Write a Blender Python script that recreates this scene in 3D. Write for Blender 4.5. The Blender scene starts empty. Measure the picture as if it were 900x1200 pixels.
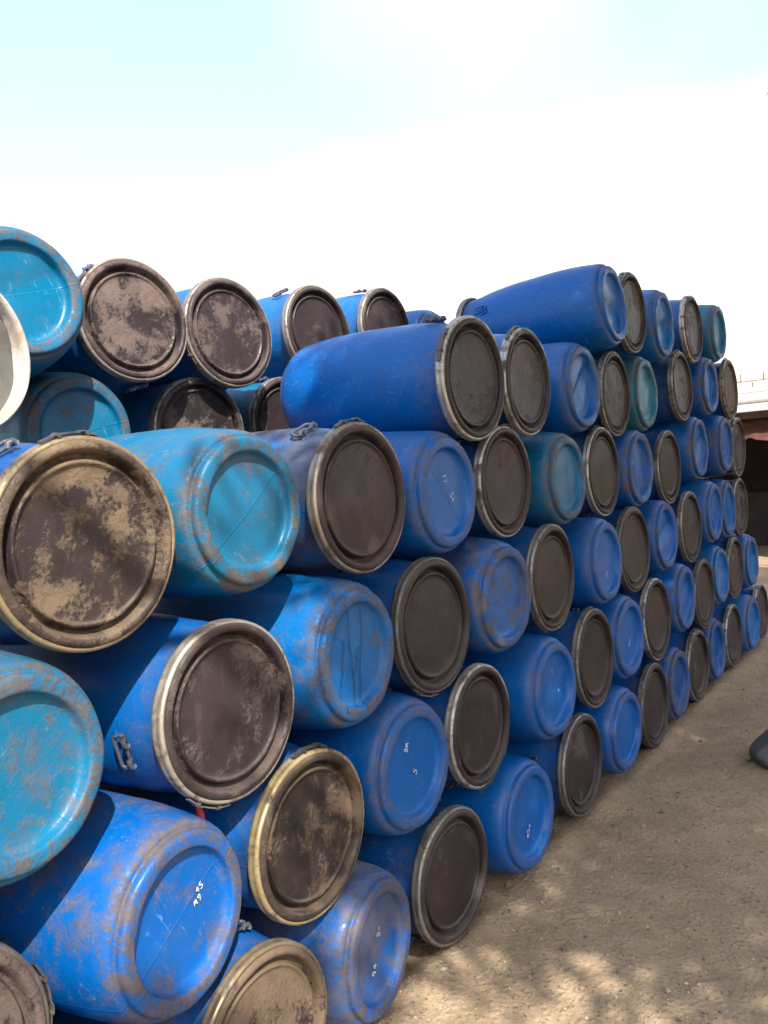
import bpy, bmesh, math, random
import numpy as np
from mathutils import Vector, Matrix, noise

rng = random.Random(7)
nrg = np.random.default_rng(11)
scene = bpy.context.scene
C = scene.collection

# ------------------------------------------------------------------ camera
F_PX, YAW, PITCH, ROLL = 987.678, 0.617536, 0.051107, -0.075413
CAM = Vector((1.443747, 0.0, 1.598175))
fw = Vector((-math.sin(YAW) * math.cos(PITCH), math.cos(YAW) * math.cos(PITCH), -math.sin(PITCH)))
rt = Vector((math.cos(YAW), math.sin(YAW), 0))
up = rt.cross(fw)
r2 = rt * math.cos(ROLL) + up * math.sin(ROLL)
u2 = -rt * math.sin(ROLL) + up * math.cos(ROLL)
cam = bpy.data.cameras.new('camera')
cam.sensor_fit = 'VERTICAL'
cam.sensor_height = 36.0
cam.lens = F_PX / 1200 * 36.0
cam.clip_start = 0.02
cam.clip_end = 3000
co = bpy.data.objects.new('camera', cam)
C.objects.link(co)
M = Matrix((r2, u2, -fw)).transposed().to_4x4()
M.translation = CAM
co.matrix_world = M
scene.camera = co

# ------------------------------------------------------------------ sky, sun, exposure
SUN_EL, SUN_AZ = 46.0, -38.0        # azimuth measured from +X (the way the lids face) towards +Y
sd = Vector((math.cos(math.radians(SUN_EL)) * math.cos(math.radians(SUN_AZ)),
             math.cos(math.radians(SUN_EL)) * math.sin(math.radians(SUN_AZ)),
             math.sin(math.radians(SUN_EL))))
world = bpy.data.worlds.new('World')
scene.world = world
world.use_nodes = True
wn = world.node_tree
wn.nodes.clear()
sky = wn.nodes.new('ShaderNodeTexSky')
sky.sky_type = 'NISHITA'
sky.sun_disc = False
sky.sun_elevation = math.radians(SUN_EL)
sky.sun_rotation = math.atan2(sd.x, sd.y)
sky.air_density = 1.0
sky.dust_density = 3.0
sky.ozone_density = 1.0
bg = wn.nodes.new('ShaderNodeBackground')
bg.inputs[1].default_value = 0.15
wo = wn.nodes.new('ShaderNodeOutputWorld')
wtc = wn.nodes.new('ShaderNodeTexCoord')
wns = wn.nodes.new('ShaderNodeTexNoise')
wns.inputs['Scale'].default_value = 1.15
wns.inputs['Detail'].default_value = 3
wns.inputs['Roughness'].default_value = 0.45
wmp = wn.nodes.new('ShaderNodeMapping')
wmp.inputs['Location'].default_value = (7.34, 0.80, 0.0)
wsp = wn.nodes.new('ShaderNodeSeparateXYZ')
wel = wn.nodes.new('ShaderNodeMapRange')          # thin high cloud, thicker towards the horizon all round
wel.inputs['From Min'].default_value = 0.21
wel.inputs['From Max'].default_value = 0.37
wel.inputs['To Min'].default_value = 0.40
wel.inputs['To Max'].default_value = -0.06
wad = wn.nodes.new('ShaderNodeMath')
wrg = wn.nodes.new('ShaderNodeMapRange')
wrg.interpolation_type = 'SMOOTHSTEP'
wrg.inputs['From Min'].default_value = 0.47
wrg.inputs['From Max'].default_value = 0.66
wrg.inputs['To Min'].default_value = 0.14
wmx = wn.nodes.new('ShaderNodeMix')
wmx.data_type = 'RGBA'
wmx.inputs[7].default_value = (2.75, 2.75, 2.70, 1)
wn.links.new(wtc.outputs['Generated'], wmp.inputs['Vector'])
wn.links.new(wmp.outputs[0], wns.inputs['Vector'])
wn.links.new(wtc.outputs['Generated'], wsp.inputs[0])
wn.links.new(wsp.outputs[2], wel.inputs['Value'])
wn.links.new(wns.outputs[0], wad.inputs[0])
wn.links.new(wel.outputs[0], wad.inputs[1])
wn.links.new(wad.outputs[0], wrg.inputs['Value'])
wn.links.new(wrg.outputs[0], wmx.inputs[0])
wn.links.new(sky.outputs[0], wmx.inputs[6])
wn.links.new(wmx.outputs[2], bg.inputs[0])
wn.links.new(bg.outputs[0], wo.inputs[0])

sl = bpy.data.lights.new('sun', 'SUN')
sl.energy = 2.9
sl.angle = math.radians(0.53)
sl.color = (1.0, 0.93, 0.82)
so = bpy.data.objects.new('sun', sl)
C.objects.link(so)
so.rotation_euler = sd.to_track_quat('Z', 'Y').to_euler()

scene.view_settings.view_transform = 'Standard'
scene.view_settings.look = 'None'
scene.view_settings.gamma = 1.0
scene.view_settings.exposure = 1.80
scene.cycles.use_adaptive_sampling = True
scene.cycles.adaptive_threshold = 0.025
scene.cycles.max_bounces = 6
scene.cycles.diffuse_bounces = 3
scene.cycles.caustics_reflective = False
scene.cycles.caustics_refractive = False


# ------------------------------------------------------------------ projection helpers
def ray(x, y):
    return fw + r2 * ((x - 450) / F_PX) - u2 * ((y - 600) / F_PX)


def at_x(x, y, X):
    d = ray(x, y)
    return CAM + d * ((X - CAM.x) / d.x)


def at_z(x, y, Z):
    d = ray(x, y)
    return CAM + d * ((Z - CAM.z) / d.z)


def at_t(x, y, t):
    return CAM + ray(x, y) * t


# ------------------------------------------------------------------ material helpers
class NT:
    def __init__(self, name):
        self.m = bpy.data.materials.new(name)
        self.m.use_nodes = True
        self.t = self.m.node_tree
        self.t.nodes.clear()
        self.out = self.t.nodes.new('ShaderNodeOutputMaterial')
        self.b = self.t.nodes.new('ShaderNodeBsdfPrincipled')
        self.t.links.new(self.b.outputs[0], self.out.inputs[0])

    def n(self, typ, **kw):
        nd = self.t.nodes.new(typ)
        for k, v in kw.items():
            setattr(nd, k, v)
        return nd

    def l(self, a, b):
        self.t.links.new(a, b)

    def val(self, sock, v):
        if hasattr(v, 'is_linked'):
            self.l(v, sock)
        else:
            sock.default_value = v

    def math(self, op, a, b=0.0, c=None, clamp=False):
        nd = self.n('ShaderNodeMath', operation=op, use_clamp=clamp)
        self.val(nd.inputs[0], a)
        self.val(nd.inputs[1], b)
        if c is not None:
            self.val(nd.inputs[2], c)
        return nd.outputs[0]

    def ramp(self, v, lo, hi, a=0.0, b=1.0, smooth=True):
        nd = self.n('ShaderNodeMapRange')
        nd.interpolation_type = 'SMOOTHSTEP' if smooth else 'LINEAR'
        self.val(nd.inputs['Value'], v)
        for i, q in zip(('From Min', 'From Max', 'To Min', 'To Max'), (lo, hi, a, b)):
            nd.inputs[i].default_value = q
        return nd.outputs[0]

    def mix(self, f, a, b, mode='MIX'):
        nd = self.n('ShaderNodeMix', data_type='RGBA', blend_type=mode)
        self.val(nd.inputs[0], f)
        for s, v in ((nd.inputs[6], a), (nd.inputs[7], b)):
            if hasattr(v, 'is_linked'):
                self.l(v, s)
            else:
                s.default_value = (*v, 1.0) if len(v) == 3 else v
        return nd.outputs[2]

    def noise(self, vec, scale, detail=4, rough=0.55, dist=0.0):
        nd = self.n('ShaderNodeTexNoise')
        self.l(vec, nd.inputs['Vector'])
        nd.inputs['Scale'].default_value = scale
        nd.inputs['Detail'].default_value = detail
        nd.inputs['Roughness'].default_value = rough
        nd.inputs['Distortion'].default_value = dist
        return nd.outputs[0]

    def bump(self, h, strength=0.3, dist=0.01, normal=None):
        nd = self.n('ShaderNodeBump')
        nd.inputs['Strength'].default_value = strength
        nd.inputs['Distance'].default_value = dist
        self.l(h, nd.inputs['Height'])
        if normal is not None:
            self.l(normal, nd.inputs['Normal'])
        return nd.outputs[0]

    def objvec(self):
        """object coordinates shifted by a per-object random offset, plus the plain ones"""
        tc = self.n('ShaderNodeTexCoord')
        oi = self.n('ShaderNodeObjectInfo')
        off = self.math('MULTIPLY', oi.outputs['Random'], 57.0)
        cb = self.n('ShaderNodeCombineXYZ')
        self.l(off, cb.inputs[0]); self.l(off, cb.inputs[2])
        ad = self.n('ShaderNodeVectorMath', operation='ADD')
        self.l(tc.outputs['Object'], ad.inputs[0]); self.l(cb.outputs[0], ad.inputs[1])
        return ad.outputs[0], tc.outputs['Object'], oi


def scaled(N, vec, s):
    nd = N.n('ShaderNodeVectorMath', operation='MULTIPLY')
    N.l(vec, nd.inputs[0])
    nd.inputs[1].default_value = s
    return nd.outputs[0]


def mat_body():
    N = NT('drum_plastic')
    v, o, oi = N.objvec()
    sp = N.n('ShaderNodeSeparateXYZ'); N.l(o, sp.inputs[0])
    x, y, z = sp.outputs
    r = N.math('SQRT', N.math('ADD', N.math('MULTIPLY', x, x), N.math('MULTIPLY', y, y)))
    big = N.noise(v, 5.0, 3, 0.55)
    mid = N.noise(v, 17.0, 5, 0.68, 0.5)
    fine = N.noise(v, 85.0, 3, 0.7)
    amount = oi.outputs['Alpha']
    # faded and deeper patches of the plastic itself
    col = N.mix(N.ramp(big, 0.35, 0.68, 0, 0.35), oi.outputs['Color'],
                N.mix(0.40, oi.outputs['Color'], (0.004, 0.13, 0.36)))
    # pale scuffs: stretched along and around the drum
    sc = N.noise(scaled(N, v, (1.0, 1.0, 0.22)), 95.0, 3, 0.6, 1.2)
    sc2 = N.noise(scaled(N, v, (0.10, 1.0, 1.0)), 130.0, 2, 0.6, 0.8)
    scm = N.math('MULTIPLY', N.math('MAXIMUM', N.ramp(sc, 0.62, 0.70), N.ramp(sc2, 0.62, 0.69)),
                 N.ramp(mid, 0.44, 0.60))
    col = N.mix(N.math('MULTIPLY', scm, 0.50), col, (0.13, 0.25, 0.42))
    # dirt: on the foot ring, in patches, and settled on the upper side
    ring = N.math('MULTIPLY', N.ramp(r, 0.150, 0.156), N.ramp(z, 0.075, 0.020))
    ringd = N.math('MULTIPLY', ring, N.ramp(N.math('ADD', N.math('MULTIPLY', mid, 0.62), N.math('MULTIPLY', fine, 0.38)), 0.44, 0.54, 0.12, 1.0))
    disc = N.math('MULTIPLY', N.ramp(r, 0.150, 0.140), N.ramp(z, 0.06, 0.03))
    geo = N.n('ShaderNodeNewGeometry')
    gs = N.n('ShaderNodeSeparateXYZ'); N.l(geo.outputs['Normal'], gs.inputs[0])
    topd = N.math('MULTIPLY', N.ramp(gs.outputs[2], 0.25, 0.95),
                  N.ramp(N.math('ADD', big, N.math('MULTIPLY', mid, 0.5)), 0.62, 0.95))
    blend = N.math('ADD', N.math('MULTIPLY', big, 0.55), N.math('MULTIPLY', mid, 0.45))
    thr = N.math('SUBTRACT', 0.765, N.math('MULTIPLY', amount, 0.42))
    patch = N.ramp(N.math('SUBTRACT', N.math('ADD', blend, N.math('MULTIPLY', N.math('SUBTRACT', fine, 0.5), 0.26)), thr), -0.06, 0.11)
    patch = N.math('MULTIPLY', patch, 0.78)
    neck = N.math('MULTIPLY', N.ramp(z, 0.62, 0.78), N.ramp(mid, 0.35, 0.6, 0.1, 0.7))
    lowa = N.math('ADD', N.math('MULTIPLY', amount, 1.30), 0.26)
    dirt = N.math('MAXIMUM', N.math('MULTIPLY', ringd, N.math('MINIMUM', lowa, 0.95)), patch)
    dirt = N.math('MAXIMUM', dirt, N.math('MULTIPLY', topd, N.math('ADD', N.math('MULTIPLY', amount, 0.8), 0.02)))
    dirt = N.math('MAXIMUM', dirt, N.math('MULTIPLY', neck, 0.8))
    strk = N.noise(scaled(N, geo.outputs['Position'], (30.0, 30.0, 3.5)), 1.0, 3, 0.6)
    strk = N.math('MULTIPLY', N.ramp(strk, 0.55, 0.70), N.math('MULTIPLY', N.ramp(big, 0.40, 0.62), 0.45))
    dirt = N.math('MAXIMUM', dirt, N.math('MULTIPLY', strk, N.math('ADD', N.math('MULTIPLY', amount, 0.9), 0.25)))
    dirt = N.math('MINIMUM', dirt, 0.93)
    dcol = N.mix(N.ramp(mid, 0.35, 0.7), (0.055, 0.050, 0.054), (0.108, 0.086, 0.073))
    dcol = N.mix(N.ramp(fine, 0.35, 0.75, 0, 0.5), dcol, (0.045, 0.040, 0.042))
    # specks of dried mud
    spk = N.math('MULTIPLY', N.ramp(N.noise(v, 150.0, 2, 0.5), 0.70, 0.76), N.ramp(mid, 0.45, 0.6))
    dirt = N.math('MAXIMUM', dirt, N.math('MULTIPLY', spk, 0.7))
    col = N.mix(dirt, col, dcol)
    N.l(col, N.b.inputs['Base Color'])
    rough = N.math('ADD', N.ramp(big, 0.3, 0.7, 0.27, 0.46), N.math('MULTIPLY', dirt, 0.42))
    N.l(rough, N.b.inputs['Roughness'])
    N.b.inputs['IOR'].default_value = 1.5
    N.b.inputs['Specular IOR Level'].default_value = 0.32
    # mould seam across the foot and along the body, fine relief, caked dirt
    seam = N.math('MULTIPLY', N.ramp(N.math('ABSOLUTE', x), 0.0035, 0.0008), 1.0)
    hgt = N.math('ADD', N.math('MULTIPLY', seam, 0.5),
                 N.math('ADD', N.math('MULTIPLY', dirt, 0.28), N.math('MULTIPLY', fine, 0.18)))
    hgt = N.math('ADD', hgt, N.math('MULTIPLY', mid, 0.5))
    N.l(N.bump(hgt, 0.45, 0.004), N.b.inputs['Normal'])
    return N.m


def mat_lid():
    """dark plastic or painted steel lid, smeared with mud (object colour = mud, alpha = how much)"""
    N = NT('drum_lid_dark')
    v, o, oi = N.objvec()
    sp = N.n('ShaderNodeSeparateXYZ'); N.l(o, sp.inputs[0])
    x, y, z = sp.outputs
    r = N.math('SQRT', N.math('ADD', N.math('MULTIPLY', x, x), N.math('MULTIPLY', y, y)))
    big = N.noise(v, 6.0, 3, 0.55, 0.3)
    mid = N.noise(v, 24.0, 6, 0.72, 0.5)
    fine = N.noise(v, 90.0, 4, 0.7)
    base = N.mix(N.ramp(big, 0.3, 0.7), (0.010, 0.009, 0.010), (0.022, 0.018, 0.020))
    base = N.mix(N.math('MULTIPLY', N.ramp(N.noise(v, 3.5, 3, 0.5), 0.5, 0.66), 0.5), base, (0.040, 0.026, 0.030))
    rnd = N.n('ShaderNodeMath', operation='FRACT'); N.l(N.math('MULTIPLY', oi.outputs['Random'], 7.31), rnd.inputs[0])
    base = N.mix(rnd.outputs[0], base, N.mix(0.55, base, (0.034, 0.020, 0.026)))
    amount = oi.outputs['Alpha']
    bl = N.math('ADD', N.math('MULTIPLY', big, 0.65), N.math('MULTIPLY', mid, 0.35))
    thr = N.math('SUBTRACT', 0.74, N.math('MULTIPLY', amount, 0.42))
    p = N.ramp(N.math('SUBTRACT', N.math('ADD', bl, N.math('MULTIPLY', N.math('SUBTRACT', fine, 0.5), 0.25)), thr), -0.03, 0.06)
    # thin film of dust everywhere on the flat, more on the raised rim
    film = N.math('MULTIPLY', N.ramp(mid, 0.33, 0.70), N.ramp(r, 0.176, 0.160, 0.02, 0.13))
    rim = N.math('MULTIPLY', N.ramp(r, 0.189, 0.198), N.ramp(mid, 0.36, 0.62, 0.15, 0.8))
    rim = N.math('MULTIPLY', rim, N.math('MULTIPLY', amount, 0.85))
    geo = N.n('ShaderNodeNewGeometry')
    gs = N.n('ShaderNodeSeparateXYZ'); N.l(geo.outputs['Normal'], gs.inputs[0])
    settle = N.math('MULTIPLY', N.ramp(gs.outputs[2], 0.22, 0.75), N.ramp(mid, 0.32, 0.6, 0.25, 0.85))
    strk = N.noise(scaled(N, geo.outputs['Position'], (34.0, 34.0, 4.0)), 1.0, 3, 0.6)
    strk = N.math('MULTIPLY', N.ramp(strk, 0.54, 0.70), N.math('MULTIPLY', N.ramp(big, 0.35, 0.6), 0.38))
    d = N.math('MAXIMUM', N.math('MAXIMUM', N.math('MULTIPLY', p, 0.92), film), rim)
    d = N.math('MAXIMUM', N.math('MAXIMUM', d, settle), strk)
    mudc = N.mix(N.ramp(fine, 0.3, 0.7, 0, 0.45), oi.outputs['Color'], (0.10, 0.075, 0.055))
    mudc = N.mix(N.ramp(mid, 0.42, 0.62, 0.0, 0.55), mudc, (0.075, 0.055, 0.042))
    col = N.mix(d, base, mudc)
    N.l(col, N.b.inputs['Base Color'])
    N.b.inputs['Specular IOR Level'].default_value = 0.28
    worn = N.math('MULTIPLY', N.ramp(r, 0.161, 0.167), N.ramp(r, 0.176, 0.171))      # the ridge is rubbed smooth
    rg = N.math('ADD', N.ramp(fine, 0.3, 0.7, 0.34, 0.50), N.math('MULTIPLY', d, 0.40))
    N.l(N.math('SUBTRACT', rg, N.math('MULTIPLY', worn, 0.12)), N.b.inputs['Roughness'])
    swirl = N.noise(v, 16.0, 2, 0.5, 4.0)
    h = N.math('ADD', N.math('MULTIPLY', p, N.math('ADD', 0.4, N.math('MULTIPLY', swirl, 1.2))), N.math('MULTIPLY', mid, 0.6))
    h = N.math('ADD', h, N.math('MULTIPLY', fine, 0.15))
    N.l(N.bump(h, 0.5, 0.004), N.b.inputs['Normal'])
    return N.m


def mat_ring():
    N = NT('clamp_ring_metal')
    v, o, oi = N.objvec()
    mid = N.noise(v, 14.0, 6, 0.65, 0.8)
    fine = N.noise(v, 80.0, 4, 0.7)
    c = N.mix(N.ramp(mid, 0.44, 0.66), oi.outputs['Color'], (0.070, 0.060, 0.054))
    c = N.mix(N.math('MULTIPLY', N.ramp(fine, 0.55, 0.7), N.ramp(mid, 0.5, 0.7)), c, (0.13, 0.055, 0.025))
    N.l(c, N.b.inputs['Base Color'])
    N.l(N.ramp(mid, 0.44, 0.64, 0.75, 0.15), N.b.inputs['Metallic'])
    N.l(N.ramp(mid, 0.35, 0.65, 0.36, 0.75), N.b.inputs['Roughness'])
    N.l(N.bump(N.math('ADD', mid, N.math('MULTIPLY', fine, 0.4)), 0.5, 0.003), N.b.inputs['Normal'])
    return N.m


def mat_simple(name, col, rough=0.6, var=0.25, scale=12.0, metallic=0.0, bump=0.3, bd=0.004, col2=None):
    N = NT(name)
    v, o, oi = N.objvec()
    a = N.noise(v, scale, 6, 0.62, 0.4)
    b = N.noise(v, scale * 6, 4, 0.65)
    c2 = col2 or tuple(q * (1 - var) for q in col)
    c = N.mix(N.ramp(a, 0.35, 0.65), col, c2)
    c = N.mix(N.ramp(b, 0.4, 0.75, 0, var), c, tuple(q * 0.6 for q in col))
    N.l(c, N.b.inputs['Base Color'])
    N.l(N.ramp(b, 0.3, 0.7, max(rough - 0.1, 0.05), min(rough + 0.12, 1)), N.b.inputs['Roughness'])
    N.b.inputs['Metallic'].default_value = metallic
    N.l(N.bump(N.math('ADD', a, N.math('MULTIPLY', b, 0.5)), bump, bd), N.b.inputs['Normal'])
    return N.m


def mat_ground():
    N = NT('dry_dirt')
    tc = N.n('ShaderNodeTexCoord')
    v = tc.outputs['Object']
    a = N.noise(v, 0.9, 5, 0.6, 0.4)
    b = N.noise(v, 7.0, 7, 0.68, 0.5)
    c = N.noise(v, 55.0, 5, 0.75)
    g = N.n('ShaderNodeTexVoronoi'); N.l(v, g.inputs['Vector']); g.inputs['Scale'].default_value = 95.0
    g2 = N.n('ShaderNodeTexVoronoi'); N.l(v, g2.inputs['Vector']); g2.inputs['Scale'].default_value = 38.0
    col = N.mix(N.ramp(b, 0.32, 0.68), (0.275, 0.202, 0.128), (0.358, 0.268, 0.174))
    col = N.mix(N.ramp(a, 0.42, 0.66, 0, 0.55), col, (0.190, 0.138, 0.090))
    col = N.mix(N.math('MULTIPLY', N.ramp(c, 0.5, 0.72), 0.55), col, (0.40, 0.33, 0.25))
    col = N.mix(N.math('MULTIPLY', N.ramp(c, 0.45, 0.28), 0.5), col, (0.105, 0.078, 0.055))
    # single grains and small stones of their own colour
    gc = N.n('ShaderNodeSeparateColor'); N.l(g.outputs['Color'], gc.inputs[0])
    grain = N.math('MULTIPLY', N.ramp(g.outputs['Distance'], 0.42, 0.25), N.ramp(gc.outputs[0], 0.70, 0.76))
    col = N.mix(N.math('MULTIPLY', grain, 0.75), col, N.mix(gc.outputs[1], (0.12, 0.09, 0.07), (0.46, 0.40, 0.33)))
    N.l(col, N.b.inputs['Base Color'])
    N.b.inputs['Roughness'].default_value = 0.93
    N.b.inputs['Specular IOR Level'].default_value = 0.2
    h = N.math('ADD', N.math('MULTIPLY', b, 1.0), N.math('MULTIPLY', c, 0.5))
    h = N.math('ADD', h, N.math('MULTIPLY', grain, 0.35))
    h = N.math('ADD', h, N.math('MULTIPLY', N.ramp(g2.outputs['Distance'], 0.5, 0.1), 0.22))
    N.l(N.bump(h, 0.7, 0.02), N.b.inputs['Normal'])
    return N.m


def mat_leaf(name, c1, c2):
    N = NT(name)
    geo = N.n('ShaderNodeNewGeometry')
    rd = geo.outputs['Random Per Island']
    col = N.mix(rd, c1, c2)
    N.l(col, N.b.inputs['Base Color'])
    N.b.inputs['Roughness'].default_value = 0.5
    tr = N.n('ShaderNodeBsdfTranslucent')
    N.l(N.mix(0.4, col, (0.12, 0.22, 0.03)), tr.inputs[0])
    mx = N.n('ShaderNodeMixShader'); mx.inputs[0].default_value = 0.25
    N.l(N.b.outputs[0], mx.inputs[1]); N.l(tr.outputs[0], mx.inputs[2])
    N.l(mx.outputs[0], N.out.inputs[0])
    return N.m


MAT = {
    'body': mat_body(), 'lid': mat_lid(), 'ring': mat_ring(), 'ground': mat_ground(),
    'handle': mat_simple('handle_plastic', (0.055, 0.062, 0.085), 0.5, 0.3, 30),
    'blue_handle': mat_simple('blue_handle_plastic', (0.02, 0.05, 0.19), 0.45, 0.4, 30, col2=(0.12, 0.11, 0.13)),
    'paint': mat_simple('white_paint', (0.66, 0.67, 0.68), 0.7, 0.45, 60),
    'crack': mat_simple('crack_dark', (0.012, 0.012, 0.018), 0.9, 0.2, 60),
    'smear': mat_simple('orange_mud', (0.42, 0.20, 0.08), 0.8, 0.3, 40),
    'residue': mat_simple('white_residue', (0.50, 0.50, 0.48), 0.6, 0.15, 14, col2=(0.34, 0.27, 0.21)),
    'inner_grey': mat_simple('grey_interior_shade', (0.12, 0.118, 0.112), 0.7, 0.35, 10),  # grey that stands for the shade inside the open drum
    'red_tape': mat_simple('red_tape', (0.50, 0.012, 0.045), 0.45, 0.2, 40),
    'rock': mat_simple('grey_rock', (0.105, 0.107, 0.110), 0.8, 0.3, 9, bump=0.7, bd=0.012),
    'grass': mat_leaf('weed_leaf', (0.05, 0.11, 0.02), (0.10, 0.16, 0.04)),
    'leaf': mat_leaf('tree_leaf', (0.035, 0.075, 0.018), (0.075, 0.12, 0.03)),
    'bark': mat_simple('bark', (0.15, 0.11, 0.08), 0.9, 0.5, 14, bump=0.9, bd=0.02),
    'plaster': mat_simple('cream_plaster', (0.80, 0.75, 0.66), 0.85, 0.12, 3),
    'block': mat_simple('pale_block', (0.78, 0.74, 0.60), 0.9, 0.15, 8, bump=0.5),
    'mortar': mat_simple('mortar', (0.30, 0.27, 0.22), 0.95, 0.2, 20),
    'timber': mat_simple('old_timber', (0.20, 0.15, 0.11), 0.85, 0.4, 9),
    'tarp': mat_simple('red_brown_tarp', (0.120, 0.040, 0.028), 0.65, 0.45, 6),
    'shed_dark': mat_simple('shed_shade', (0.040, 0.026, 0.030), 0.9, 0.4, 4),  # near-black colour stands for the shade inside the shed
    'pebble': None,
}


def mat_pebble():
    N = NT('pebble')
    geo = N.n('ShaderNodeNewGeometry')
    rd = geo.outputs['Random Per Island']
    cr = N.n('ShaderNodeValToRGB')
    e = cr.color_ramp.elements
    e[0].position = 0.0; e[0].color = (0.09, 0.07, 0.055, 1)
    e[1].position = 1.0; e[1].color = (0.40, 0.34, 0.27, 1)
    k = e.new(0.6); k.color = (0.235, 0.175, 0.125, 1)
    N.l(rd, cr.inputs[0]); N.l(cr.outputs[0], N.b.inputs['Base Color'])
    N.b.inputs['Roughness'].default_value = 0.9
    return N.m


MAT['pebble'] = mat_pebble()


# ------------------------------------------------------------------ mesh helpers
def mesh_from(name, verts, faces, mat, smooth=True, mats=None):
    me = bpy.data.meshes.new(name)
    me.from_pydata([tuple(v) for v in verts], [], faces)
    for m in (mats or [mat]):
        me.materials.append(m)
    if smooth:
        me.polygons.foreach_set('use_smooth', [True] * len(me.polygons))
    me.update()
    return me


def obj(name, me, parent=None):
    o = bpy.data.objects.new(name, me)
    C.objects.link(o)
    if parent is not None:
        o.parent = parent
    return o


def tag(o, label=None, cat=None, group=None, kind=None):
    if label: o['label'] = label
    if cat: o['category'] = cat
    if group: o['group'] = group
    if kind: o['kind'] = kind
    return o


def empty(name, loc=(0, 0, 0)):
    e = bpy.data.objects.new(name, None)
    e.empty_display_size = 0.1
    C.objects.link(e)
    e.location = loc
    return e


def lathe(profile, seg=72, disp=None, close=False):
    """profile: (r, z) from the axis outwards, revolved about z"""
    verts, faces, rings = [], [], []
    for (r, z) in profile:
        if r < 1e-6:
            rings.append([len(verts)])
            verts.append(Vector((0, 0, z)))
        else:
            ids = []
            for i in range(seg):
                a = 2 * math.pi * i / seg
                ids.append(len(verts))
                verts.append(Vector((r * math.cos(a), r * math.sin(a), z)))
            rings.append(ids)
    prs = list(zip(rings[:-1], rings[1:]))
    if close:
        prs.append((rings[-1], rings[0]))
    for A, B in prs:
        for i in range(seg):
            j = (i + 1) % seg
            if len(A) == 1 and len(B) == 1:
                continue
            if len(A) == 1:
                faces.append((A[0], B[j], B[i]))
            elif len(B) == 1:
                faces.append((A[i], A[j], B[0]))
            else:
                faces.append((A[i], A[j], B[j], B[i]))
    if disp:
        verts = [disp(v) for v in verts]
    return verts, faces


def tube(pts, rad, n=8, closed=False):
    verts, faces = [], []
    pts = [Vector(p) for p in pts]
    m = len(pts)
    rads = rad if isinstance(rad, (list, tuple)) else [rad] * m
    prev = None
    for i, p in enumerate(pts):
        if closed:
            d = pts[(i + 1) % m] - pts[i - 1]
        else:
            d = pts[min(i + 1, m - 1)] - pts[max(i - 1, 0)]
        d.normalize()
        a = prev if prev is not None else (Vector((0, 0, 1)) if abs(d.z) < 0.9 else Vector((1, 0, 0)))
        b = d.cross(a); b.normalize()
        a = b.cross(d); a.normalize()
        prev = a
        for k in range(n):
            t = 2 * math.pi * k / n
            verts.append(p + (a * math.cos(t) + b * math.sin(t)) * rads[i])
    segs = m if closed else m - 1
    for i in range(segs):
        i2 = (i + 1) % m
        for k in range(n):
            k2 = (k + 1) % n
            faces.append((i * n + k, i2 * n + k, i2 * n + k2, i * n + k2))
    if not closed:
        faces.append(tuple(range(n))[::-1])
        faces.append(tuple((m - 1) * n + k for k in range(n)))
    return verts, faces


def box(sx, sy, sz, bev=0.0, name='box', mat=None):
    bm = bmesh.new()
    bmesh.ops.create_cube(bm, size=1.0)
    for v in bm.verts:
        v.co = Vector((v.co.x * sx, v.co.y * sy, v.co.z * sz))
    if bev > 0:
        bmesh.ops.bevel(bm, geom=bm.edges[:], offset=bev, segments=2, affect='EDGES')
    me = bpy.data.meshes.new(name)
    bm.to_mesh(me); bm.free()
    me.materials.append(mat)
    return me


def fbm(p, s, seed):
    return noise.noise(Vector((p[0] * s + seed * 3.1, p[1] * s - seed * 1.7, p[2] * s + seed * 5.3)))


# ------------------------------------------------------------------ ground
def ground_z(x, y):
    z = 0.022 * noise.noise(Vector((x * 1.3, y * 0.5, 3.0))) + 0.008 * noise.noise(Vector((x * 4.0, y * 4.0, 9.0))) - 0.014
    z += 0.004 * noise.noise(Vector((x * 13.0, y * 13.0, 2.0)))
    # soil scuffed up against the bottom drums
    z += 0.034 * math.exp(-((x + 0.03) / 0.075) ** 2) * (0.55 + 0.8 * noise.noise(Vector((x * 2, y * 3.1, 6.0))))
    return z


def build_ground():
    xs = list(np.concatenate([np.arange(-2.0, -.2, .06), np.arange(-.2, 1.6, .03), np.arange(1.6, 4.0001, 0.06)]))
    ys = list(np.concatenate([np.arange(0.6, 6.0, .04), np.arange(6.0, 12.0001, 0.06)]))
    xs = [-900, -200, -40, -12, -5] + xs + [6, 10, 30, 200, 900]
    ys = [-900, -200, -40, -12, -4, -1] + ys + [14, 20, 45, 200, 900]
    verts = []
    for y in ys:
        for x in xs:
            inside = -2 <= x <= 4 and 0.6 <= y <= 12
            verts.append((x, y, ground_z(x, y) if inside else -0.012))
    nx = len(xs)
    faces = [(j * nx + i, j * nx + i + 1, (j + 1) * nx + i + 1, (j + 1) * nx + i)
             for j in range(len(ys) - 1) for i in range(nx - 1)]
    o = obj('ground', mesh_from('ground', verts, faces, MAT['ground']))
    tag(o, 'brown dry dirt yard in front of the drum wall', 'ground', kind='structure')


build_ground()


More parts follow.
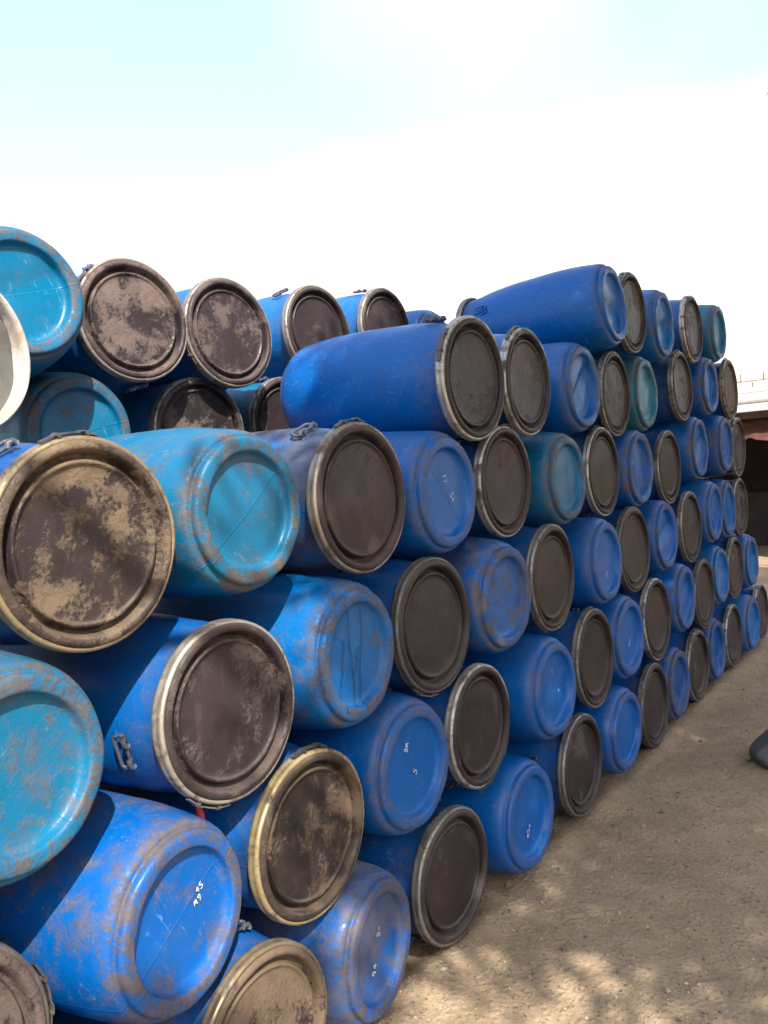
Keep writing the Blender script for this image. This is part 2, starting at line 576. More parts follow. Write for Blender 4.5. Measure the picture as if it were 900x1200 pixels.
def build_bank():
    """low earth bank behind the front stack; the rear drums lie on it"""
    verts, faces = [], []
    ys = np.arange(0.2, 7.0, 0.15)
    prof = [(-1.05, -0.05), (-1.12, 0.7), (-1.18, 1.35), (-1.30, 1.545), (-1.8, 1.56), (-2.4, 1.5), (-3.2, 0.9), (-4.6, -0.05)]
    for y in ys:
        e = min(1.0, (y - 0.2) / 0.6 + 0.3, (7.0 - y) / 1.2 + 0.2)
        for i, (x, z) in enumerate(prof):
            n = 0.03 * noise.noise(Vector((x * 3, y * 3, z * 3)))
            verts.append((x + n, y, z * (e if z > 0 else 1) + (n if 0 < i < 7 else 0)))
    p = len(prof)
    for j in range(len(ys) - 1):
        for i in range(p - 1):
            faces.append((j * p + i, (j + 1) * p + i, (j + 1) * p + i + 1, j * p + i + 1))
    last = (len(ys) - 1) * p
    faces.append(tuple(range(p)))
    faces.append(tuple(last + i for i in range(p))[::-1])
    o = obj('earth_bank', mesh_from('earth_bank', verts, faces, MAT['ground']))
    tag(o, 'brown earth bank behind the front row of drums', 'earth bank', kind='structure')


build_bank()

# ------------------------------------------------------------------ the drum: shared meshes
RB = 0.2320          # belly radius
LB = 0.775           # body length
LT = 0.806           # with the lid


def base_profile():
    p = [(0, .0265), (.03, .0265), (.06, .0265), (.085, .0265), (.105, .0265), (.122, .0263), (.136, .0254), (.1445, .0225),
         (.1490, .0160), (.1512, .0080), (.1532, .0028), (.1565, .0004), (.161, -.0004), (.168, -.0006), (.176, -.0004), (.1825, .0006),
         (.1868, .0030), (.1893, .0070), (.1902, .0120), (.1900, .0180), (.1908, .0222), (.1935, .0240), (.1965, .0240),
         (.2020, .0270), (.2080, .0320), (.2140, .0450), (.2195, .0640), (.2245, .0900), (.2295, .1250), (.2340, .1650),
         (.2378, .2150), (.2402, .2700), (.2414, .3300), (.2415, .3900), (.2402, .4500), (.2376, .5050), (.2338, .5550),
         (.2288, .6000), (.2228, .6400), (.2165, .6750), (.2110, .7020), (.2075, .7200), (.2070, .7300), (.2075, .7400), (.2075, LB)]
    return [(r if r < .2 else .2 + (r - .2) * (RB - .2) / .0415, z) for r, z in p]


def body_mesh(idx, crease=0.0, bulge=0.0, dent=0.003, crush=0.0):
    ca = idx * 1.3 + 0.4
    cd = Vector((math.cos(ca), math.sin(ca), 0))
    off = 0.03 * math.sin(idx * 2.1)

    def disp(v):
        r = math.hypot(v.x, v.y)
        z = v.z
        w = Vector(v)
        face = max(0.0, min(1.0, (0.05 - z) / 0.04))
        if face > 0 and r < 0.2:
            inner = max(0.0, 1 - (r / 0.15) ** 2) if r < 0.15 else 0.0
            w.z -= bulge * inner
            if crease:
                t = v.dot(cd) - off
                fold = max(0.0, 1 - abs(t) / 0.055)
                side = 1 / (1 + math.exp(-t * 60))
                w.z += (crease * fold * 0.75 + crease * 0.75 * side) * min(1.0, max(0.0, (0.185 - r) / 0.05))
            w.z += 0.004 * fbm(v, 14, idx) * face
        k = 1 + dent / 0.24 * (fbm(v, 4.5, idx + 20) + 0.4 * fbm(v, 11, idx + 40)) * min(1.0, z / 0.05 if z > 0 else 0)
        if crush:
            a = math.atan2(v.y, v.x)
            g = math.exp(-((z - 0.22) / 0.14) ** 2) * max(0.0, math.cos(a - ca)) ** 6
            k -= crush * g
        k2 = min(k, 1.004) if z < 0.70 else 1.0
        w.x *= k2; w.y *= k2
        return w

    v, f = lathe(base_profile(), 80, disp)
    return mesh_from('drum_body', v, [tuple(reversed(q)) for q in f] if False else f, MAT['body'])


BODIES = [body_mesh(0, dent=.005), body_mesh(1, bulge=0.006, dent=.007, crush=.03), body_mesh(2, crease=0.012, dent=.006), body_mesh(3, crease=0.020, dent=.006, crush=.04),
          body_mesh(4, bulge=-0.004, dent=.007), body_mesh(5, bulge=0.012, dent=.006), body_mesh(6, dent=.008, crush=0.07), body_mesh(7, bulge=.003, crease=.008, dent=.009, crush=.05)]


def lid_mesh(idx, sag=0.0):
    p = [(0, -.0190), (.03, -.0190), (.06, -.0190), (.09, -.0190), (.115, -.0190), (.136, -.0190), (.150, -.0190), (.1580, -.0186), (.1625, -.0165), (.1652, -.0128), (.1685, -.0108),
         (.1718, -.0122), (.1740, -.0175), (.1762, -.0265), (.1795, -.0335), (.1840, -.0335), (.1876, -.0260), (.1902, -.0150),
         (.1928, -.0062), (.1962, -.0015), (.2005, 0.0), (.2055, -.0006), (.2100, -.0030), (.2135, -.0070), (.2152, -.0120), (.2145, -.0420)]

    def disp(v):
        r = math.hypot(v.x, v.y)
        w = Vector(v)
        inner = max(0.0, 1 - (r / 0.165) ** 2)
        w.z += sag * inner + 0.0022 * fbm(v, 9, idx + 3) * (0.4 + inner) + 0.0012 * fbm(v, 30, idx + 9)
        k = 1 + 0.011 * fbm(v, 5, idx + 60)
        w.x *= k; w.y *= k
        w.z += LT
        return w
    v, f = lathe(p, 80, disp)
    return mesh_from('drum_lid', v, f, MAT['lid'])


LIDS = [lid_mesh(0), lid_mesh(1, -.004), lid_mesh(2, .005), lid_mesh(3, -.007), lid_mesh(4, .008)]


def ring_mesh(idx):
    p = [(.2120, -.0080), (.2165, -.0068), (.2205, -.0085), (.2228, -.0125), (.2236, -.0170), (.2222, -.0215), (.2226, -.0265), (.2242, -.0310),
         (.2242, -.0360), (.2222, -.0405), (.2180, -.0425), (.2100, -.0415)]

    def disp(v):
        k = 1.002 + 0.010 * fbm(v, 5, idx + 80)
        return Vector((v.x * k, v.y * k, v.z + LT + 0.003 * fbm(v, 8, idx + 81)))
    v, f = lathe(p, 80, disp, close=True)
    return mesh_from('clamp_ring', v, f, MAT['ring'])


RINGS = [ring_mesh(i) for i in range(3)]


def latch_mesh():
    """over-centre lever lying along the ring, with its two pivot lugs"""
    verts, faces = [], []
    pts = []
    n = 14
    for s in range(n + 1):
        a = math.radians(90 - 17 + 34 * s / n)
        pts.append((math.cos(a) * .2285, math.sin(a) * .2285, LT - .024))
    hw, th = .008, .0035
    for i, p in enumerate(pts):
        d = Vector((p[0], p[1], 0)).normalized()
        lift = .003 * math.sin(i / n * math.pi) + (.004 if i in (3, 4, 10) else 0)
        for (a, b) in ((-hw, 0), (hw, 0), (hw, th), (-hw, th)):
            verts.append(Vector(p) + d * (b + lift - .002) + Vector((0, 0, a)))
    for i in range(n):
        for k in range(4):
            k2 = (k + 1) % 4
            faces.append((i * 4 + k, i * 4 + k2, (i + 1) * 4 + k2, (i + 1) * 4 + k))
    faces.append((3, 2, 1, 0)); faces.append(tuple(n * 4 + k for k in range(4)))
    for i in (3, 10):
        v, f = tube([Vector(pts[i]) + Vector((0, 0, -.012)) + Vector(pts[i]).normalized() * .002,
                     Vector(pts[i]) + Vector((0, 0, .012)) + Vector(pts[i]).normalized() * .002], .004, 8)
        b = len(verts); verts += v; faces += [tuple(q + b for q in g) for g in f]
    return mesh_from('latch', verts, faces, MAT['ring'], smooth=False)


LATCH = latch_mesh()


def rounded_loop(w, h, r, n=5):
    out = []
    for cx, cy, a0 in ((w / 2 - r, h / 2 - r, 0), (-w / 2 + r, h / 2 - r, 90), (-w / 2 + r, -h / 2 + r, 180), (w / 2 - r, -h / 2 + r, 270)):
        for i in range(n + 1):
            a = math.radians(a0 + 90 * i / n)
            out.append((cx + r * math.cos(a), cy + r * math.sin(a)))
    return out


def handle_mesh(mat):
    """drop handle lying against the body just below the neck, with its two lugs, at local +y"""
    verts, faces = [], []
    L = []
    for (u, w) in rounded_loop(.084, .030, .011):
        rr = math.sqrt(max(.2215 ** 2 - u * u, 0)) + .006 + (.007 if w < 0 else .001)
        L.append((u, rr, .655 + w))
    v, f = tube(L, .0050, 8, closed=True)
    verts += v; faces += f
    for s in (-.027, .027):
        yy = math.sqrt(.2215 ** 2 - s * s)
        v, f = tube([(s - .012, yy + .004, .674), (s - .006, yy + .013, .674), (s + .006, yy + .013, .674), (s + .012, yy + .004, .674)], .0075, 8)
        b = len(verts); verts += v; faces += [tuple(q + b for q in g) for g in f]
    return mesh_from('handle', verts, faces, mat)


HANDLES = [handle_mesh(MAT['handle']), handle_mesh(MAT['blue_handle'])]


def ribbon(strokes, width, zfun, mat, name):
    """flat strokes given as (u, v) polylines on a drum's face, a hair proud of it"""
    verts, faces = [], []
    for st in strokes:
        st = [Vector((a, b, 0)) for a, b in st]
        b0 = len(verts)
        for i, p in enumerate(st):
            d = (st[min(i + 1, len(st) - 1)] - st[max(i - 1, 0)]).normalized()
            nrm = Vector((-d.y, d.x, 0))
            w = width * (0.8 + 0.4 * ((i * 37) % 5) / 5) * (0.55 if i in (0, len(st) - 1) else 1)
            for s in (-1, 1):
                q = p + nrm * w * s * .5
                verts.append((q.x, q.y, zfun(q.x, q.y)))
        for i in range(len(st) - 1):
            faces.append((b0 + 2 * i, b0 + 2 * i + 1, b0 + 2 * i + 3, b0 + 2 * i + 2))
    me = mesh_from(name, verts, faces, mat, smooth=False)
    return me


# hand-painted marks, as strokes in a unit box
GLYPH = {
    '2': [[(0, .8), (.15, 1), (.45, 1), (.6, .8), (.5, .55), (0, 0), (.65, .02)]],
    '6': [[(.55, 1), (.2, .7), (.02, .3), (.2, 0), (.5, .05), (.6, .3), (.4, .5), (.1, .35)]],
    '8': [[(.5, .95), (.2, 1), (.05, .8), (.5, .35), (.5, .1), (.2, 0), (.05, .2), (.5, .7), (.5, .95)]],
    '9': [[(.55, .7), (.3, .5), (.05, .7), (.25, 1), (.55, .9), (.5, .4), (.3, 0)]],
    '5': [[(.6, 1), (.1, 1), (.08, .6), (.45, .6), (.6, .3), (.4, 0), (.05, .05)]],
    '4': [[(.45, 0), (.48, 1), (0, .35), (.65, .38)]],
    '1': [[(.1, .8), (.3, 1), (.3, 0)]],
    '7': [[(0, 1), (.6, 1), (.2, 0)]],
    'm': [[(0, 0), (.05, .7), (.15, .8), (.25, .2), (.35, .8), (.5, .7), (.5, .1), (.65, .05)]],
    '-': [[(0, .5), (.6, .55)]],
}


def mark(text, u, v, size, ang=0.0, gap=.8):
    out = []
    ca, sa = math.cos(math.radians(ang)), math.sin(math.radians(ang))
    x = 0.0
    for ch in text:
        if ch != ' ':
            for st in GLYPH[ch]:
                # subdivide for a softer hand
                pts = []
                for i in range(len(st) - 1):
                    for t in (0, .34, .67):
                        pts.append((st[i][0] + (st[i + 1][0] - st[i][0]) * t, st[i][1] + (st[i + 1][1] - st[i][1]) * t))
                pts.append(st[-1])
                sm = [pts[0]] + [tuple((pts[i - 1][k] + 2 * pts[i][k] + pts[i + 1][k]) / 4 for k in (0, 1)) for i in range(1, len(pts) - 1)] + [pts[-1]]
                out.append([(u + ((p[0] + x) * ca - p[1] * sa) * size, v + ((p[0] + x) * sa + p[1] * ca) * size) for p in sm])
        x += gap
    return out


# ------------------------------------------------------------------ drum placing
BLUE, DEEP, CYAN, TEAL, SKYB = (0.0002, 0.082, 0.325), (0.0002, 0.058, 0.235), (0.0006, 0.112, 0.222), (0.0006, 0.100, 0.215), (0.0003, 0.106, 0.340)
TAN, BROWN, GREY, PURP, DARK = (0.172, 0.125, 0.080), (0.135, 0.094, 0.060), (0.078, 0.072, 0.069), (0.090, 0.066, 0.067), (0.048, 0.045, 0.043)
# row: (slot, px, py, L = lid out / B = base out, body colour, dust, lid mud colour, lid mud amount, look)
D = [
 # ground row
 (1, 0, 330, 1228, 'L', BLUE, .5, BROWN, .75, 'half-seen muddy brown lid'),
 (1, 1, 452, 1101, 'B', BLUE, .80, None, 0, 'heavily dust-smeared blue base'),
 (1, 2, 524, 1012, 'L', DEEP, .3, GREY, .30, 'blackish lid with scuffed bottom rim'),
 (1, 3, 620, 948, 'B', BLUE, .10, None, 0, 'clean blue base with white scrawl'),
 (1, 4, 689, 900, 'L', BLUE, .2, GREY, .32, 'grey-black lid'),
 (1, 5, 738, 850, 'B', BLUE, .22, None, 0, 'plain blue base'),
 (1, 6, 768, 824, 'L', DEEP, .2, GREY, .40, 'dull grey-black lid'),
 (1, 7, 803, 794, 'B', DEEP, .55, None, 0, 'dark dusty blue base'),
 (1, 8, 826, 773, 'L', BLUE, .2, BROWN, .32, 'dark brownish lid'),
 (1, 9, 843, 756, 'B', DEEP, .35, None, 0, 'narrow blue base'),
 (1, 10, 858, 738, 'L', BLUE, .2, GREY, .45, 'grey dusty lid'),
 (1, 11, 879, 726, 'B', SKYB, .40, None, 0, 'light dusty blue base'),
 (1, 12, 892, 711, 'L', BLUE, .2, GREY, .50, 'grey lid at the picture edge'),
 # second row
 (2, -1, -62, 1290, 'L', BLUE, .5, PURP, .70, 'purplish brown lid cut by picture edge'),
 (2, 0, 231, 1097, 'B', BLUE, .60, None, 0, 'big blue base with mud-caked ring'),
 (2, 1, 375, 985, 'L', BLUE, .3, BROWN, .52, 'dark lid with tan smears and brassy rim'),
 (2, 2, 496, 903, 'B', BLUE, .28, None, 0, 'glossy blue base with two white scrawls'),
 (2, 3, 569, 853, 'L', BLUE, .2, GREY, .25, 'black lid with silver rim'),
 (2, 4, 648, 806, 'B', BLUE, .18, None, 0, 'blue base with grey ring'),
 (2, 5, 702, 770, 'L', BLUE, .2, DARK, .30, 'charcoal lid'),
 (2, 6, 739, 753, 'B', BLUE, .22, None, 0, 'half-hidden blue base'),
 (2, 7, 772, 726, 'L', BLUE, .2, DARK, .35, 'charcoal lid with brown rim'),
 (2, 8, 805, 700, 'B', BLUE, .30, None, 0, 'blue base'),
 (2, 9, 828, 692, 'L', BLUE, .2, GREY, .42, 'dusty charcoal lid'),
 (2, 10, 846, 673, 'B', SKYB, .30, None, 0, 'narrow blue base'),
 (2, 11, 864, 664, 'L', BLUE, .2, GREY, .50, 'greyish lid with bright rim edge'),
 (2, 12, 883, 656, 'B', SKYB, .45, None, 0, 'pale blue base at the picture edge'),
 # third row
 (3, -1, 24, 906, 'B', CYAN, .60, None, 0, 'large cyan base with white brush mark'),
 (3, 0, 275, 838, 'L', BLUE, .30, PURP, .42, 'charcoal lid with pinkish stain'),
 (3, 1, 433, 760, 'B', SKYB, .48, None, 0, 'cracked blue base streaked with mud'),
 (3, 2, 514, 733, 'L', BLUE, .25, GREY, .32, 'scuffed black lid'),
 (3, 3, 584, 700, 'B', BLUE, .70, None, 0, 'mud-stained blue base'),
 (3, 4, 651, 679, 'L', BLUE, .2, BROWN, .25, 'black-brown lid with pale rim'),
 (3, 5, 708, 656, 'B', BLUE, .25, None, 0, 'glossy blue base'),
 (3, 6, 749, 643, 'L', BLUE, .2, TAN, .38, 'dark lid with pale mud patch'),
 (3, 7, 782, 628, 'B', BLUE, .28, None, 0, 'blue base'),
 (3, 8, 816, 622, 'L', BLUE, .2, GREY, .45, 'dusty grey-brown lid'),
 (3, 9, 835, 611, 'B', BLUE, .35, None, 0, 'narrow blue base'),
 (3, 10, 855, 601, 'B', BLUE, .45, None, 0, 'narrow dusty blue base'),
 (3, 11, 873, 598, 'L', BLUE, .2, GREY, .60, 'grey dusty lid at the end'),
 # fourth row
 (4, -1, 118, 638, 'L', DEEP, .35, TAN, .62, 'tan mud-caked lid'),
 (4, 0, 285, 600, 'B', CYAN, .52, None, 0, 'bright cyan base with glossy disc'),
 (4, 1, 428, 592, 'L', SKYB, .85, PURP, .38, 'dark brown lid on dust-covered body'),
 (4, 2, 528, 582, 'B', BLUE, .25, None, 0, 'royal blue base with white scrawl'),
 (4, 3, 599, 573, 'L', BLUE, .2, PURP, .28, 'blackish lid'),
 (4, 4, 662, 564, 'B', TEAL, .45, None, 0, 'teal base with grey dust'),
 (4, 5, 713, 558, 'L', BLUE, .2, PURP, .28, 'purplish black lid'),
 (4, 6, 753, 551, 'B', BLUE, .50, None, 0, 'dusty creased blue base'),
 (4, 7, 790, 547, 'L', BLUE, .2, DARK, .38, 'charcoal grey lid'),
 (4, 8, 823, 540, 'B', BLUE, .45, None, 0, 'dusty blue base'),
 (4, 9, 848, 537, 'B', BLUE, .62, None, 0, 'blue base with brown muddy ring'),
 (4, 10, 867, 537, 'L', BLUE, .2, GREY, .60, 'grey-brown lid at the end'),
 # fifth row
 (5, 2, 551, 449, 'L', BLUE, .10, GREY, .36, 'whole blue side in view and grey-black lid'),
 (5, 3, 616, 456, 'L', SKYB, .15, GREY, .32, 'smooth dark grey lid'),
 (5, 4, 686, 455, 'B', BLUE, .35, None, 0, 'blue base with orange smear'),
 (5, 5, 728, 461, 'L', TEAL, .2, PURP, .42, 'dusty dark lid'),
 (5, 6, 760, 460, 'B', (0.002, 0.130, 0.190), .40, None, 0, 'green-teal base'),
 (5, 7, 806, 468, 'L', DEEP, .3, PURP, .48, 'grey-brown lid'),
 (5, 8, 836, 471, 'B', BLUE, .50, None, 0, 'dusty creased blue base'),
 (5, 9, 857, 470, 'L', BLUE, .2, TAN, .70, 'light tan lid at the end'),  # tan lid, mud amount raised to stand for sunlight on it
 # sixth row
 (6, 4, 712, 360, 'B', BLUE, .12, None, 0, 'long blue side in view and dented base'),
 (6, 5, 739, 369, 'L', BLUE, .2, GREY, .50, 'pale grey lid'),
 (6, 6, 779, 380, 'B', SKYB, .35, None, 0, 'blue base creased diagonally'),
 (6, 7, 815, 390, 'L', BLUE, .2, GREY, .50, 'grey lid with bright metal ring'),
 (6, 8, 841, 395, 'B', CYAN, .40, None, 0, 'turquoise base'),
 # off the near end of the rows, carrying what shows above them
 (1, -1, None, None, 'B', BLUE, .4, None, 0, 'blue base'),
 (4, -2, None, None, 'B', BLUE, .4, None, 0, 'blue base'),
 (3, -2, None, None, 'L', BLUE, .4, BROWN, .4, 'brown lid'),
 (2, -2, None, None, 'B', BLUE, .4, None, 0, 'blue base'),
 (1, -2, None, None, 'L', BLUE, .4, BROWN, .4, 'brown lid'),
]
Y0 = {1: 1.350, 2: 1.096, 3: 1.351, 4: 1.552, 5: 1.809, 6: 2.228}
SET = 0.0168
P, T = [], []
for d in D:
    r, k, px, py = d[:4]
    X = -SET * (r - 1)
    if px is None:
        q = Vector((X, Y0[r] + 0.5 * k, 0.2365 + 0.413 * (r - 1)))
    else:
        q = at_x(px, py, X)
    P.append([q.y, q.z if r > 1 else 0.2365])
P = np.array(P); T0 = P.copy()
rowz = np.array([0.2365 + 0.413 * (d[0] - 1) for d in D])
DM = 2 * RB - 0.004
for it in range(600):
    P += (T0 - P) * 0.05
    for i in range(len(P)):
        dv = P - P[i]
        ds = np.hypot(dv[:, 0], dv[:, 1])
        for j in np.nonzero((ds < DM) & (ds > 1e-6))[0]:
            if j > i:
                n = dv[j] / ds[j]
                c = (DM - ds[j]) * 0.5
                wi = 0.35 if D[i][0] < D[j][0] else 1.0
                P[i] -= n * c * wi
                P[j] += n * c * (2 - wi)
    P[:, 1] = np.maximum(P[:, 1], 0.2365)

ORD = ['', 'first', 'second', 'third', 'fourth', 'fifth', 'sixth', 'seventh', 'eighth', 'ninth', 'tenth', 'eleventh', 'twelfth', 'thirteenth', 'fourteenth']
ROWN = {1: 'ground row', 2: 'second row up', 3: 'third row up', 4: 'fourth row up', 5: 'fifth row up', 6: 'top row'}
LABEL_FIX = {
 (4, -1): 'blue drum with tan mud-caked lid, large at left edge in fourth row up',
 (5, 2): 'blue drum lying with its whole side in view, near end of fifth row',
 (6, 4): 'blue drum lying with its long side in view, near end of top row',
 (3, 1): 'blue drum with black cracks down its muddy base, third row up',
 (5, 4): 'blue drum with orange smear on its side, third in fifth row up',
 (4, 4): 'teal drum with grey-dusted base, sixth from left in fourth row up',
 (5, 6): 'green-teal drum, base outwards, fifth from left in fifth row up',
 (6, 8): 'turquoise drum at the far right end of the top row',
}
firstk = {}
for d in D:
    if d[2] is not None:
        firstk[d[0]] = min(firstk.get(d[0], 99), d[1])

FACE_X = {(6, 4): 0.05, (5, 2): 0.03}
TILT = {(6, 4): (-4.5, 2.0), (5, 2): (1.0, -1.0), (2, 0): (0.5, 6.0), (1, 1): (0, 8.0), (3, -1): (0, 3.0), (3, 1): (0.5, 4.0)}
RINGCOL = [(0.38, 0.375, 0.36), (0.24, 0.23, 0.215), (0.13, 0.122, 0.118), (0.28, 0.25, 0.205)]


def make_drum(kind, face, label, group, col, dust, mudc, mud, variant, tilt=(0, 0), spin=None, ringcol=None, latch_ang=None, handle_ang=None, hmat=0):
    """face = centre of the end that points out; tilt = (pitch, yaw) in degrees"""
    root = empty('plastic_drum')
    s = rng.uniform(0, 6.28) if spin is None else spin
    if kind == 'B':
        R = Matrix(((0, 0, -1), (-1, 0, 0), (0, 1, 0)))       # columns: local x -> -Y, y -> Z, z -> -X
        R = Matrix(((0, 0, -1), (-1, 0, 0), (0, 1, 0)))
        zoff = 0.0
    else:
        R = Matrix(((0, 0, 1), (1, 0, 0), (0, 1, 0)))         # local x -> Y, y -> Z, z -> X
        zoff = LT
    tl = Matrix.Rotation(math.radians(tilt[0]), 3, 'Y') @ Matrix.Rotation(math.radians(tilt[1]), 3, 'Z')
    Rw = tl @ R
    mw = Rw.to_4x4()
    mw.translation = Vector(face) - Rw @ Vector((0, 0, zoff))
    root.matrix_world = mw
    zs = rng.uniform(.975, 1.015)
    root.scale = (zs, zs, 1.0)
    tag(root, label, 'drum', group)
    b = obj('body', BODIES[variant % len(BODIES)], root)
    b.rotation_euler.z = s
    b.color = (*col, dust)
    if kind != 'O':
        l = obj('lid', LIDS[rng.randrange(len(LIDS))], root)
        l.rotation_euler.z = rng.uniform(0, 6.28)
        l.color = (*(mudc or GREY), mud or 0.35)
        g = obj('clamp_ring', RINGS[rng.randrange(3)], root)
        g.color = (*(ringcol or rng.choice(RINGCOL)), 1)
        g.rotation_euler.z = rng.uniform(0, 6.28) if latch_ang is None else math.radians(latch_ang - 90)
        lt = obj('latch', LATCH, g)
        lt.color = (*rng.choice(((.20, .18, .165), (.11, .10, .098))), 1)
    ha = rng.uniform(0, 180) if handle_ang is None else handle_ang
    for q in (0, 180):
        h = obj('handle', HANDLES[hmat], root)
        h.rotation_euler.z = math.radians(ha + q - 90)
    return root


FZ = lambda z: (lambda u, v: z)
MARKS = {
    (3, -1): [('1', -.075, -.045, .030, 100), ('2', -.055, -.085, .030, 80), ('8', -.06, -.105, .026, 95)],
    (2, 0): [('45', .055, .030, .026, 20), ('m9', .045, .005, .028, 15)],
    (2, 2): [('8m', -.02, .050, .034, 70), ('5', .015, -.035, .040, 40)],
    (1, 3): [('m5', -.005, -.080, .036, 75), ('4', .01, -.05, .03, 60)],
    (1, 1): [('5-', .02, .020, .034, 65), ('94', -.02, -.075, .038, 70)],
    (4, 2): [('17', -.01, .060, .034, -80), ('54', .03, -.010, .036, -65)],
    (2, 4): [('7', .0, .06, .026, 20), ('4', .045, -.03, .030, 10)],
    (3, 5): [('5m', .01, -.085, .036, 60)],
    (2, 6): [('m6', .02, -.05, .040, 70)],
    (3, 9): [('6', .0, -.05, .040, 70)],
    (4, 9): [('5m', .0, -.07, .040, 60)],
}
roots = {}
for i, d in enumerate(D):
    r, k, px, py, kind, col, dust, mudc, mud, look = d
    X = -SET * (r - 1) + FACE_X.get((r, k), rng.uniform(-.018, .018) if k > 1 else 0.0) + (.014 if kind == 'B' else 0)
    face = (X, float(P[i][0]), float(P[i][1]))
    n = k - firstk[r] + 1
    if px is None:
        lab = f'{"blue drum, base out" if kind == "B" else "brown-lidded blue drum"}, beyond the left picture edge in the {ROWN[r]}'
        if (r, k) in ((1, -2), (2, -2)): lab = lab.replace('beyond', 'well beyond')
    else:
        lab = LABEL_FIX.get((r, k)) or f'drum with {look}, {ORD[n]} from left, {ROWN[r]}'
    tl = TILT.get((r, k), (rng.uniform(-1.0, 1.0), rng.uniform(-1.0, 1.0)))
    var = rng.randrange(8)
    if kind == 'B' and k > 5: var = rng.choice((2, 3, 7, 2, 4, 5))
    if (r, k) in MARKS: var = (0, 4)[i % 2]
    if (r, k) in ((6, 4), (6, 6), (5, 8), (4, 6), (5, 4)): var = 3
    if (r, k) == (4, 0): var = 5
    if (r, k) == (2, 8): var = 2
    if (r, k) == (3, 1): var = 0
    spin = {(2, 0): 1.05, (4, 0): 0.9, (2, 2): -.5, (1, 1): -.35, (6, 6): 0.3, (6, 4): 0.5}.get((r, k))
    lat = {(4, -1): 95, (3, 0): 245, (5, 2): 150, (2, 3): 275}.get((r, k))
    ha = {(4, 1): 112, (5, 2): 97, (3, 0): 193, (6, 5): 95, (6, 4): 132}.get((r, k))
    rc = {(4, -1): (0.34, 0.26, 0.15), (3, 0): (0.40, 0.36, 0.30), (2, 1): (0.46, 0.36, 0.19), (2, 3): (.42, .41, .39), (5, 2): (.45, .43, .38),
          (6, 7): (.42, .36, .30), (1, 0): (.26, .20, .13)}.get((r, k))
    root = make_drum(kind, face, lab, 'plastic drums stacked in the front wall', col, dust, mudc, mud, var, tl, spin, rc, lat, ha)
    roots[(r, k)] = root
    zf = 0.0245
    for (t, u, v, sz, an) in MARKS.get((r, k), []):
        st = [[(-a, b) for a, b in s] for s in mark(t, u, v, sz * .60, an)]
        mo = obj('painted_mark', ribbon(st, .0026, FZ(zf - (.004 if var == 4 else 0) * 0 - .003), MAT['paint'], 'painted_mark'), root)

# cracks down the foot of one drum
def foot_z(u, v):
    r = math.hypot(u, v)
    prof = base_profile()
    for (a, za), (b, zb) in zip(prof[:-1], prof[1:]):
        if a <= r <= b:
            return za + (zb - za) * (r - a) / max(b - a, 1e-6) - .0035
    return -.003


cr = []
for (u0, ang, top, bot) in ((-.050, 5, .06, -.15), (-.008, -4, .165, -.16), (.030, 7, .13, -.17), (.012, 24, .02, -.06)):
    pts, uu = [], u0
    for j in range(19):
        v = top + (bot - top) * j / 18
        uu += rng.uniform(-.0055, .0055)
        u = uu + math.tan(math.radians(ang)) * v
        if u * u + v * v < .185 ** 2:
            pts.append((-u, v))
    cr.append(pts)
for c in cr:
    obj('crack', ribbon([c], .0026, foot_z, MAT['crack'], 'crack'), roots[(3, 1)])

# orange mud smear on the side of one drum, following its surface
def smear_on(root, ang, z0, w, h):
    verts, faces = [], []
    n, m = 14, 10
    prof = base_profile()
    def rad(z):
        for (a, za), (b, zb) in zip(prof[24:-1], prof[25:]):
            if za <= z <= zb:
                return a + (b - a) * (z - za) / (zb - za)
        return .24
    for j in range(m + 1):
        for i in range(n + 1):
            s, t = i / n * 2 - 1, j / m * 2 - 1
            rr = 1 + .35 * noise.noise(Vector((s * 2, t * 2, 4)))
            s2 = s * math.sqrt(max(0, 1 - t * t * .5)) * rr
            t2 = t * math.sqrt(max(0, 1 - s * s * .5)) * rr
            a = math.radians(ang) + s2 * w
            z = z0 + t2 * h
            q = rad(z) + .0028
            verts.append((q * math.cos(a), q * math.sin(a), z))
    for j in range(m):
        for i in range(n):
            a = j * (n + 1) + i
            faces.append((a, a + 1, a + n + 2, a + n + 1))
    obj('mud_smear', mesh_from('mud_smear', verts, faces, MAT['smear']), root)


smear_on(roots[(5, 4)], 62, .20, .10, .028)

# raised emblem moulded into the side of the long drum on the top row
def emblem(root, ang, z0, s):
    strokes = [[(-.5, .55), (-.42, -.5), (-.15, -.85), (.25, -.85), (.5, -.5), (.5, .55), (.3, .8), (-.3, .8), (-.5, .55)],
               [(-.1, .35), (-.1, -.3), (.15, -.45), (.15, .35)],
               [(-.95, -.2), (-.8, -.55), (-.6, -.8)], [(-.9, -.75), (-.7, -1.0), (-.4, -1.05)]]
    verts, faces = [], []
    for st in strokes:
        pts = []
        for (u, w) in st:
            a = math.radians(ang) + u * s / .22
            z = z0 + w * s
            q = .2208 - (z - .62) * .15
            pts.append((q * math.cos(a), q * math.sin(a), z))
        v, f = tube(pts, .0050, 6)
        b = len(verts); verts += v; faces += [tuple(q + b for q in g) for g in f]
    e = obj('moulded_emblem', mesh_from('moulded_emblem', verts, faces, MAT['body']), root)
    e.color = (*BLUE, .1)


emblem(roots[(6, 4)], 30, .655, .040)

